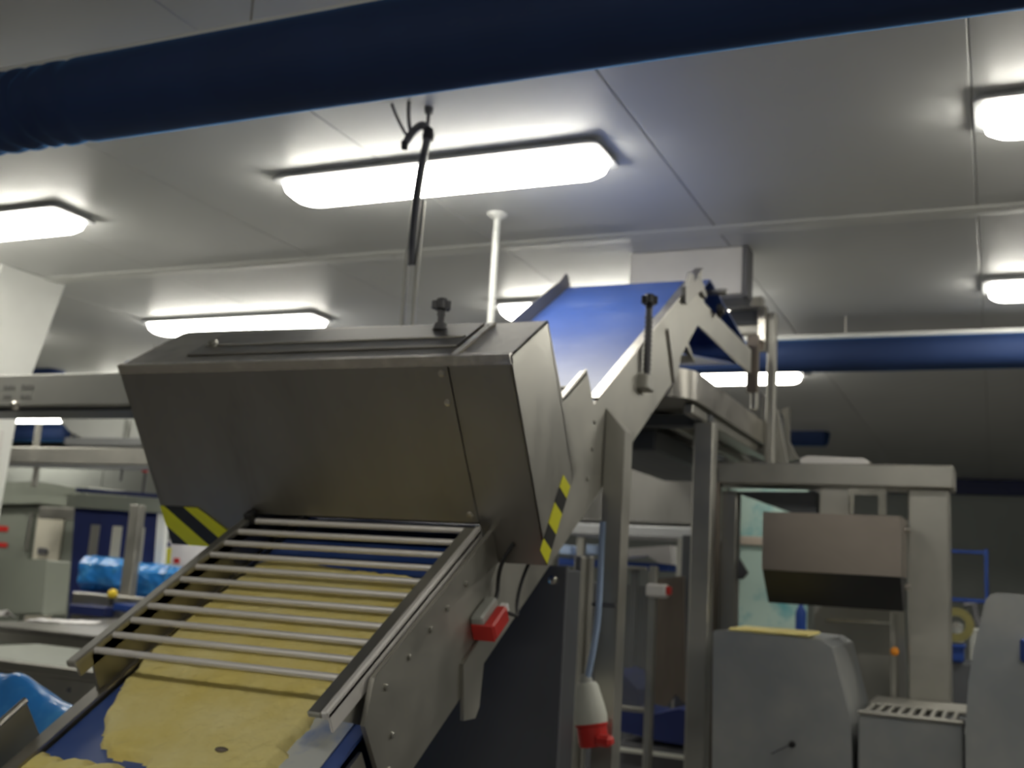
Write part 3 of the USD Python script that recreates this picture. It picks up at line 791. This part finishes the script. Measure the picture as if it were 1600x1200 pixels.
# far right: blue frame, hose reel and bin
bf = thing('tube_frame', 'blue square tube frame standing against the grey far wall at right', 'frame', (.9, 8.6, 0))
obj('upright', fpost(1541, 858, 1547, 1300, 8.6, .04), 'blue_plastic', bf)
obj('upright', fpost(1440, 858, 1446, 1300, 8.6, .04), 'blue_plastic', bf)
obj('cross_bar', frect(1440, 859, 1545, 864, 8.61, .03), 'blue_plastic', bf)
obj('cross_bar', frect(1440, 934, 1545, 940, 8.61, .03), 'blue_plastic', bf)
c = py_(1494, 976, 7.4)
rl = thing('hose_reel', 'dull yellow reel on a grey stand beside the broad column', 'reel', (c[0], 7.4, 0))
an = np.linspace(0, 2 * np.pi, 30)
obj('reel_ring', trimesh.creation.annulus(.055, .105, .05, sections=28, transform=trimesh.transformations.concatenate_matrices(tr(c), trimesh.transformations.rotation_matrix(math.pi / 2, [1, 0, 0]))), 'ring_yellow', rl)
obj('reel_hub', tube([c + [0, -.03, 0], c + [0, .05, 0]], .02), 'steel_brushed', rl)
obj('stand', cat(bx([c[0] - .03, 7.64, 0], [c[0] + .03, 7.70, c[2]], .005), bx([c[0] + .07, 7.62, 0], [c[0] + .22, 7.70, c[2] - .02], .01), tube([c, c + [0, .27, 0]], .015)), 'grey_plastic', rl)
obj('stand_arm', tube([c + [.04, .26, .12], c + [.10, .26, .13], c + [.12, .26, 0]], .018), 'hose_grey', rl)
d0, d1 = py_(1478, 1006, 7.2), py_(1506, 1036, 7.2)
bn = thing('storage_bin', 'blue plastic bin under the yellow reel', 'bin', (d0[0], 7.2, 0))
obj('bin_body', bx([d0[0], 7.2, d1[2]], [d1[0], 7.5, d0[2]], .012), 'blue_plastic', bn)
obj('bin_rim', bx([d0[0] - .01, 7.19, d0[2] - .02], [d1[0] + .01, 7.51, d0[2]], .004), 'blue_plastic', bn)
obj('bin_stand', bx([d0[0] - .05, 7.22, 0], [d1[0] + .15, 7.6, d1[2] - .001], .01), 'dark_panel', bn)

# ------------------------------------------------------------------ behind the posts, middle
mh = thing('oven_housing', 'long dim steel machine housing seen between the two posts', 'machine housing', (-2, 6.6, 0))
obj('housing_panel', frect(880, 722, 1110, 815, 6.9, .5), 'hood_steel', mh)
obj('housing_rail', frect(870, 821, 1110, 838, 6.85, .6), 'housing_grey', mh)
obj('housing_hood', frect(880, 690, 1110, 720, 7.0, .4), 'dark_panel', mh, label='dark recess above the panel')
obj('housing_leg', fpost(1049, 838, 1066, 1380, 6.86, .06), 'steel_brushed', mh)
obj('housing_leg', fpost(888, 838, 900, 1380, 6.86, .06), 'steel_brushed', mh)
obj('machine_column', cat(fpost(1058, 836, 1090, 1330, 6.3, .08), fpost(1052, 900, 1058, 1330, 6.28, .06)), 'dark_panel', label='dark machine column seen beside the second conveyor post', category='post')
obj('crate_stack', fpost(880, 912, 1048, 1270, 8.2, .5), 'dark_panel', label='dark stacked crates behind the wire mesh guard', category='crate')
ft = thing('film_table', 'table with white film and a blue tray seen below the dim housing', 'table', (-2.4, 7.6, 0))
obj('table_top', frect(872, 876, 1046, 888, 7.6, .5), 'blue_plastic', ft)
obj('white_film', front([(965, 858), (1048, 852), (1049, 882), (1030, 880), (1010, 868), (968, 872)], 7.56, .2), 'paper_white', ft, smooth=False)
obj('blue_tray', cat(frect(874, 852, 892, 866, 7.55, .2), frect(907, 851, 934, 866, 7.55, .2)), 'light_blue_cable', ft)
obj('table_leg', fpost(980, 888, 990, 1200, 7.7, .05), 'dark_panel', ft)
mg = thing('mesh_guard', 'dark woven wire guard panel between steel posts', 'guard', (-1.4, 5.2, 0))
w0, w1 = py_(962, 890, 5.2), py_(1010, 1105, 5.2)
ws = []
for x_ in np.arange(w0[0], w1[0], .016):
    ws.append(bx([x_ - .002, 5.199, w1[2]], [x_ + .002, 5.203, w0[2]], .0005))
for z_ in np.arange(w1[2], w0[2], .016):
    ws.append(bx([w0[0], 5.201, z_ - .002], [w1[0], 5.205, z_ + .002], .0005))
obj('wire_mesh', cat(*ws), 'steel_brushed', mg, smooth=False, kind='stuff')
obj('mesh_post', fpost(1006, 884, 1018, 1330, 5.18, .05), 'steel_matte', mg)
obj('mesh_post', fpost(956, 880, 962, 1330, 5.18, .04), 'steel_matte', mg)
obj('mesh_rail', frect(956, 1104, 1010, 1112, 5.18, .04), 'steel_matte', mg)
obj('mesh_rail', frect(956, 884, 1010, 890, 5.18, .03), 'steel_matte', mg)
jn = thing('junction_box', 'pale little junction box with a red side on top of the mesh guard post', 'box', py_(1025, 930, 5.15))
obj('box_body', frect(1008, 912, 1040, 934, 5.12, .08, .012), 'pale_panel', jn)
obj('box_side', frect(1036, 916, 1046, 930, 5.13, .05), 'red_plastic', jn)
obj('hanging_apron', front([(1020, 905), (1068, 900), (1070, 1100), (1056, 1085), (1040, 1105), (1022, 1100)], 5.6, .03, .004), 'wood_brown', label='brownish hanging sheet behind the mesh guard post', category='sheet')
bs = thing('bag_bin', 'dark bin lined with blue sacking low behind the posts', 'bin', (-1.5, 5.9, 0))
obj('bin_body', fpost(960, 1165, 1108, 1400, 5.9, .5, .02), 'hose_grey', bs)
obj('blue_liner', front([(958, 1046), (975, 1055), (996, 1078), (1000, 1100), (1016, 1118), (1060, 1108), (1110, 1120), (1110, 1168), (1040, 1160), (958, 1140)], 5.88, .4, .01), 'navy_panel', bs, label='navy blue liner')
obj('bin_rail', frect(958, 1176, 1108, 1183, 5.85, .03), 'pale_grey_plastic', bs)

# ------------------------------------------------------------------ left side
sb_ = thing('steel_beam', 'long grey steel beam crossing the left of the picture before the white pillar', 'beam', (-5.2, 4.3, 2.4))
e0, e1 = py_(0, 584, 4.3), py_(200, 632, 4.3)
obj('beam_body', bx([e0[0] - 1.2, 4.3, e1[2]], [e1[0] + .7, 4.62, (e0[2] + py_(200, 583, 4.3)[2]) / 2], .006), 'beam_paint', sb_)
obj('beam_tray', bx([e0[0] - 1.2, 4.36, e1[2] - .022], [e1[0] + .7, 4.66, e1[2] - .004], .004), 'dark_panel', sb_, label='dark tray under the beam')
for (u0, v0, u1, v1) in ((6, 602, 24, 608), (34, 601, 54, 608), (5, 617, 18, 623), (32, 617, 50, 623)):
    for k in range(4):
        obj('printed_mark', frect(u0 + (u1 - u0) * k / 4, v0 + (k % 2), u0 + (u1 - u0) * (k + .7) / 4, v1, 4.2985, .003, .0002), 'mark_ink', sb_, smooth=False)
obj('beam_bolt', lathe([(0, 0), (.022, 0), (.022, .02), (.012, .03), (0, .03)], py_(26, 634, 4.3), (0, -1, 0)), 'steel_polished', sb_)
wp = thing('white_pillar', 'white clad pillar leaning out under the ceiling at the left edge', 'pillar', (-6.2, 5.2, 0))
pp = [(pz_(12, 412, ZC)[1] - .0, ZC - .002), (pz_(97, 445, ZC)[1], ZC - .002)] + [(q[1], q[2]) for q in (px_(50, 584, -6.03), px_(24, 664, -6.03))] + [(5.08, 0.0), (4.55, 0.0), (4.55, 2.35), (4.62, 2.6)]
pp = [(max(a, 4.68), b) for a, b in pp]
obj('cladding', prism(pp, 'x', -6.45, -6.03), 'trim_white', wp, smooth=False)
obj('corner_trim', bx([-6.032, 5.06, 0], [-6.022, 5.09, 2.3], .002), 'pale_panel', wp)
ac = thing('air_cooler', 'white air cooler with a rounded end, below the steel beam at left', 'air cooler', py_(150, 684, 9.0))
obj('cooler_casing', front([(88, 630), (94, 657), (108, 674), (126, 683), (260, 684), (260, 630)], 9.0, .9, .02), 'trim_white', ac, smooth=30)
obj('cooler_post', frect(192, 655, 198, 690, 8.95, .03), 'grey_plastic', ac)
for u in (110, 210):
    obj('hanger', bx(py_(u, 690, 9.4) + [-.01, 0, 0], [py_(u, 690, 9.4)[0] + .01, 9.42, ZC], .002), 'steel', ac)
obj('cooler_shelf', frect(100, 684, 270, 696, 8.9, 1.0), 'housing_grey', ac)
lr = thing('long_rail', 'long steel service rail on thin hangers behind the left cabinets', 'rail', py_(130, 712, 6.9))
obj('rail_body', frect(-60, 699, 260, 724, 6.9, .16), 'steel_matte', lr)
obj('rail_lip', frect(-60, 725, 260, 730, 6.92, .12), 'housing_grey', lr)
obj('hanger', frect(52, 662, 60, 700, 6.95, .03), 'steel_matte', lr)
obj('hanger', frect(50, 724, 57, 760, 6.95, .03), 'steel_matte', lr)
obj('hanger', frect(187, 730, 190, 752, 6.95, .02), 'hose_grey', lr)
bk = py_(222, 776, 7.14)
bc = thing('beacon', 'thin signal beacon with a red top beside the left end of the hood', 'beacon', bk)
obj('beacon_stem', frect(222, 738, 226, 776, 7.142, .02), 'hose_grey', bc)
obj('beacon_cap', frect(221, 728, 228, 738, 7.135, .03), 'red_plastic', bc)
# white partition behind
pw0, pw1 = py_(-60, 690, 12.0), py_(330, 1000, 12.0)
pt = thing('partition', 'white panelled partition wall behind the left machines', 'partition', (pw0[0], 12.0, 0))
n_ = 7
wx = np.linspace(pw0[0] - 2, pw1[0] + 1.5, n_ + 1)
for k in range(n_):
    obj('panel', bx([wx[k] + .004, 12.0, 0.0], [wx[k + 1] - .004, 12.08, py_(130, 706, 12.0)[2]], .006), 'wall_white', pt)
tc_ = thing('tall_cabinet', 'pale grey-green steel cabinet with doors at the left edge', 'cabinet', py_(50, 900, 7.6) * [1, 1, 0])
k0, k1 = py_(-40, 758, 7.6), py_(113, 960, 7.6)
obj('cabinet_body', bx([k0[0], 7.6, 0], [k1[0], 8.1, py_(60, 758, 7.6)[2]], .01), 'cabinet_grey', tc_)
obj('top_rail', front([(-40, 754), (60, 752), (116, 762), (116, 792), (60, 786), (-40, 788)], 7.50, .09), 'cabinet_grey', tc_, smooth=False)
obj('door', frect(-30, 800, 40, 985, 7.565, .03), 'cabinet_grey', tc_)
obj('door', frect(47, 803, 88, 985, 7.565, .03), 'cream_slot', tc_)
obj('door', frect(92, 806, 112, 985, 7.565, .03), 'cabinet_grey', tc_)
obj('arm', frect(60, 793, 136, 812, 7.4, .05), 'steel_matte', tc_)
obj('door_seal', frect(41, 800, 46, 860, 7.55, .02), 'steel_brushed', tc_)
obj('red_label', frect(-4, 822, 12, 830, 7.556, .008, .001), 'red_plastic', tc_, label='small red label on the door')
obj('red_label', frect(-4, 848, 11, 855, 7.556, .008, .001), 'red_plastic', tc_)
obj('latch', frect(58, 856, 72, 866, 7.54, .03), 'hose_grey', tc_)
np_ = thing('packing_machine', 'dark navy machine front with pale upright slots under a light rail', 'machine', py_(185, 880, 7.2) * [1, 1, 0])
f0 = py_(180, 790, 7.2)
obj('panel_board', front([(117, 788), (252, 800), (230, 1190), (92, 1190)], 7.2, .04), 'navy_panel', np_, smooth=False)
obj('top_rail', front([(104, 772), (256, 780), (258, 802), (104, 792)], 7.12, .09), 'cabinet_grey', np_, smooth=False)
obj('dark_gap', front([(118, 762), (250, 772), (250, 778), (118, 768)], 7.14, .05), 'navy_panel', np_, smooth=False)
for (u0, u1, v0, v1) in ((139, 153, 820, 872), (173, 188, 822, 874), (208, 223, 824, 878)):
    obj('slot', frect(u0, v0, u1, v1, 7.192, .012, .002), 'cream_slot' if u0 > 150 else 'steel_matte', np_)
obj('end_post', front([(246, 802), (258, 804), (232, 1180), (220, 1180)], 7.14, .05), 'trim_white', np_, smooth=False, label='white end post')
obj('machine_post', fpost(190, 788, 207, 1000, 6.6, .07), 'steel_matte', label='grey steel post between the two blue film packs', category='post')
fp = thing('film_pack', 'shiny bright blue film pack left of the grey post', 'film roll', py_(150, 930, 6.9))
def pack(px0, py0, px1, py1, Y, depth, seed):
    a, b = py_(px0, py0, Y), py_(px1, py1, Y)
    m0 = bx([a[0], Y, b[2]], [b[0], Y + depth, a[2]], .06)
    m0 = m0.subdivide_to_size(.035)
    v = m0.vertices + (meshkit.fbm(m0.vertices * 9, 3, seed)[:, None] - .5) * .05 * m0.vertex_normals
    return trimesh.Trimesh(v, m0.faces)
obj('wrapped_roll', pack(118, 868, 184, 926, 6.85, .25, 3), 'film_blue', fp)
obj('roll_shelf', cat(frect(112, 926, 186, 932, 6.83, .3), fpost(120, 931, 130, 1120, 7.0, .06)), 'navy_panel', fp)
fp2 = thing('film_pack', 'shiny bright blue film pack right of the grey post, beside the bar guard', 'film roll', py_(225, 940, 6.9))
obj('wrapped_roll', pack(197, 880, 262, 944, 6.85, .25, 4), 'film_blue', fp2)
obj('roll_shelf', cat(frect(196, 944, 262, 950, 6.83, .22), fpost(230, 949, 240, 1120, 7.0, .06)), 'navy_panel', fp2)
ntc = thing('notice_board', 'white notice board with yellow and red print behind the hazard tape', 'notice', py_(285, 870, 7.6))
obj('board_stand', fpost(280, 900, 292, 1080, 7.62, .04), 'steel_brushed', ntc)
obj('sheet', frect(250, 846, 330, 905, 7.6, .01, .001), 'paper_white', ntc)
obj('sheet_print', frect(251, 856, 266, 882, 7.595, .006, .001), 'yellow_tape', ntc)
obj('sheet_print', frect(252, 847, 266, 854, 7.595, .006, .001), 'navy_panel', ntc)
obj('sheet_print', frect(270, 847, 284, 850, 7.595, .006, .001), 'red_plastic', ntc)
obj('sheet_print', frect(271, 872, 280, 880, 7.595, .006, .001), 'red_plastic', ntc)
ds = thing('film_feeder', 'dark feeder unit with a yellow knob below the blue film packs', 'machine', py_(170, 970, 6.4) * [1, 1, 0])
obj('base_block', fpost(100, 932, 300, 1130, 6.5, .09), 'steel_brushed', ds)
obj('base_tray', frect(106, 946, 164, 962, 6.4, .1), 'navy_panel', ds)
obj('base_tray', frect(176, 944, 215, 956, 6.4, .1), 'blue_plastic', ds)
kq = py_(176, 928, 6.4)
obj('yellow_knob', trimesh.creation.icosphere(2, .038).apply_transform(tr(kq)), 'yellow_paint', ds, smooth=True)
obj('knob_collar', tube([kq + [0, 0.0, -.09], kq + [0, 0, -.02]], .022), 'black_rubber', ds)
bi = thing('machine_cover', 'pale grey boxy machine cover standing on the cluttered table', 'machine cover', py_(50, 960, 5.6))
obj('cover_front', front([(-40, 872), (74, 874), (66, 958), (-40, 958)], 5.6, .02, .02), 'cabinet_grey', bi, smooth=False)
obj('cover_body', front([(-40, 874), (74, 876), (76, 878), (68, 958), (67, 962), (-40, 960)], 5.625, .2), 'cabinet_grey', bi, smooth=False)
tb = thing('work_table', 'steel work table with papers at the left edge', 'table', py_(60, 990, 5.0) * [1, 1, 0])
ty0 = py_(60, 984, 5.0)
xa, xb = -6.0, py_(170, 990, 5.0)[0]
obj('table_top', bx([xa, 5.0, ty0[2] - .035], [xb, 6.3, ty0[2]], .006), 'hood_steel', tb)
obj('table_apron', bx([xa, 5.03, ty0[2] - .10], [xb, 5.06, ty0[2] - .036], .003), 'steel_brushed', tb)
for u in (xa + .1, xb - .1):
    obj('leg', bx([u - .025, 5.06, 0], [u + .025, 5.11, ty0[2] - .036], .004), 'steel_matte', tb)


def sheet(x, y, z, w, d, seed, amp, rot=0.0):
    g = trimesh.creation.box([w, d, .004]).subdivide_to_size(.03)
    v = g.vertices.copy()
    v[:, 2] += np.abs(meshkit.fbm(v * [14, 14, 0] + seed, 3, seed) - .45) * amp
    g = trimesh.Trimesh(v, g.faces)
    g.apply_transform(trimesh.transformations.rotation_matrix(rot, [0, 0, 1]))
    g.apply_translation([x, y, z - v[:, 2].min()])
    return g


tz = ty0[2] + .001
pA, pB = pz_(20, 962, tz), pz_(100, 972, tz)
obj('crumpled_cloth', sheet(pA[0], pA[1] - .28, tz, .36, .30, 4, .22), 'paper_white', label='crumpled white cloth on the work table', category='cloth')
obj('paper_sheet', sheet(pB[0], pB[1], tz, .42, .30, 9, .03, .5), 'paper_white', label='flat white paper sheet on the work table edge', category='paper')
obj('dark_tool', bx([pA[0] - .42, pA[1] - .20, tz], [pA[0] - .22, pA[1] - .11, tz + .05], .012), 'navy_panel', label='dark blue tool lying beside the crumpled cloth', category='tool')
tm = thing('tray_conveyor', 'low steel tray conveyor with a pale top beside the rising conveyor', 'conveyor', py_(60, 1060, 3.6) * [1, 1, 0])
zt = py_(60, 1036, 3.6)[2]
mx0, mx1 = py_(-120, 1036, 3.6)[0], -2.16
obj('tray_top', bx([mx0, 3.6, zt - .012], [mx1, 4.25, zt], .004), 'cabinet_grey', tm)
obj('tray_edge', bx([mx0, 3.57, zt - .045], [mx1 + .01, 3.60, zt - .002], .005), 'steel_brushed', tm)
obj('tray_side', bx([mx0, 3.59, zt - .19], [mx1, 3.62, zt - .047], .004), 'steel_matte', tm)
obj('tray_lower', bx([mx0, 3.60, zt - .24], [mx1, 3.64, zt - .192], .004), 'steel_brushed', tm)
for u in (70, 108):
    obj('bolt', lathe([(0, 0), (.012, 0), (.010, .006), (0, .007)], py_(u, 1078, 3.59), (0, -1, 0), 10), 'hose_grey', tm)
for u in (mx0 + .2, mx1 - .1):
    obj('leg', bx([u - .03, 3.66, 0], [u + .03, 3.72, zt - .19], .004), 'steel_matte', tm)
# blue film heap, near left
bz_ = 1.13
poly = [(-60, 1040), (0, 1052), (28, 1052), (52, 1064), (74, 1085), (102, 1098), (134, 1104), (80, 1158), (60, 1210), (-60, 1260)]
P0 = [py_(a, b, 2.5) for a, b in poly]
xg = np.linspace(py_(-60, 1040, 2.5)[0], -2.06, 60)
top = np.interp(xg, [p[0] for p in P0[:7]], [p[2] for p in P0[:7]])
yg = np.linspace(2.35, 2.95, 36)
XG, YG = np.meshgrid(xg, yg, indexing='ij')
tt = (YG - 2.5) / .45
ZG = top[:, None] - .35 * np.clip(tt, 0, 1) ** 1.5 - 1.1 * np.clip(-tt, 0, 1) ** 1.5 + (meshkit.fbm(np.stack([XG * 6, YG * 6, 0 * XG], -1), 4, 5) - .5) * .06
nxg, nyg = XG.shape
V = np.stack([XG, YG, ZG], -1).reshape(-1, 3)
Vb = V.copy()
Vb[:, 2] = .55
ii = np.arange(nxg * nyg).reshape(nxg, nyg)
q = np.stack([ii[:-1, :-1], ii[1:, :-1], ii[1:, 1:], ii[:-1, 1:]], -1).reshape(-1, 4)
Fq = np.r_[q[:, [0, 1, 2]], q[:, [0, 2, 3]]]
N = len(V)
fa = trimesh.Trimesh(V, Fq, process=False)
E_, cn = np.unique(fa.edges_sorted, axis=0, return_counts=True)
be = {tuple(x) for x in E_[cn == 1]}
sd = []
for u, w in fa.edges:
    if (min(u, w), max(u, w)) in be:
        sd += [[w, u, u + N], [w, u + N, w + N]]
fm = trimesh.Trimesh(np.vstack([V, Vb]), np.vstack([Fq, Fq[:, ::-1] + N, np.array(sd)]), process=False)
obj('film_heap', fm, 'film_blue', smooth=60, label='crumpled shiny blue plastic film heap at the bottom left', category='plastic film')
fc = thing('film_cart', 'low steel cart carrying the crumpled blue film heap', 'cart', (xg.mean(), 2.65, 0))
obj('cart_deck', bx([xg[0], 2.36, .50], [xg[-1], 2.95, .545], .005), 'steel_matte', fc)
for u in (xg[0] + .05, xg[-1] - .05):
    for w in (2.41, 2.90):
        obj('leg', bx([u - .02, w - .02, 0], [u + .02, w + .02, .50], .003), 'steel_matte', fc)
gp = thing('guide_plate', 'grey steel guide plate corner at the bottom left edge', 'plate', (-2.05, 1.75, .9))
gq = [(q[1], q[2]) for q in (px_(40, 1094, -2.03), px_(66, 1158, -2.03), px_(30, 1192, -2.03), px_(-60, 1300, -2.03), px_(-90, 1210, -2.03))]
obj('plate_sheet', prism(gq, 'x', -2.042, -2.030), 'steel_brushed', gp, smooth=False)
ed = [px_(40, 1094, -2.036), px_(-90, 1210, -2.036)]
obj('plate_edge', tube([ed[0], ed[1]], .008, 8), 'steel_polished', gp)
obj('plate_foot', prism([(a, b) for a, b in ((gq[2][0] - .12, .0), (gq[2][0] - .06, 0), (gq[2][0] - .05, gq[2][1]), (gq[2][0] - .12, gq[2][1]))], 'x', -2.062, -2.043), 'steel_brushed', gp, smooth=False)
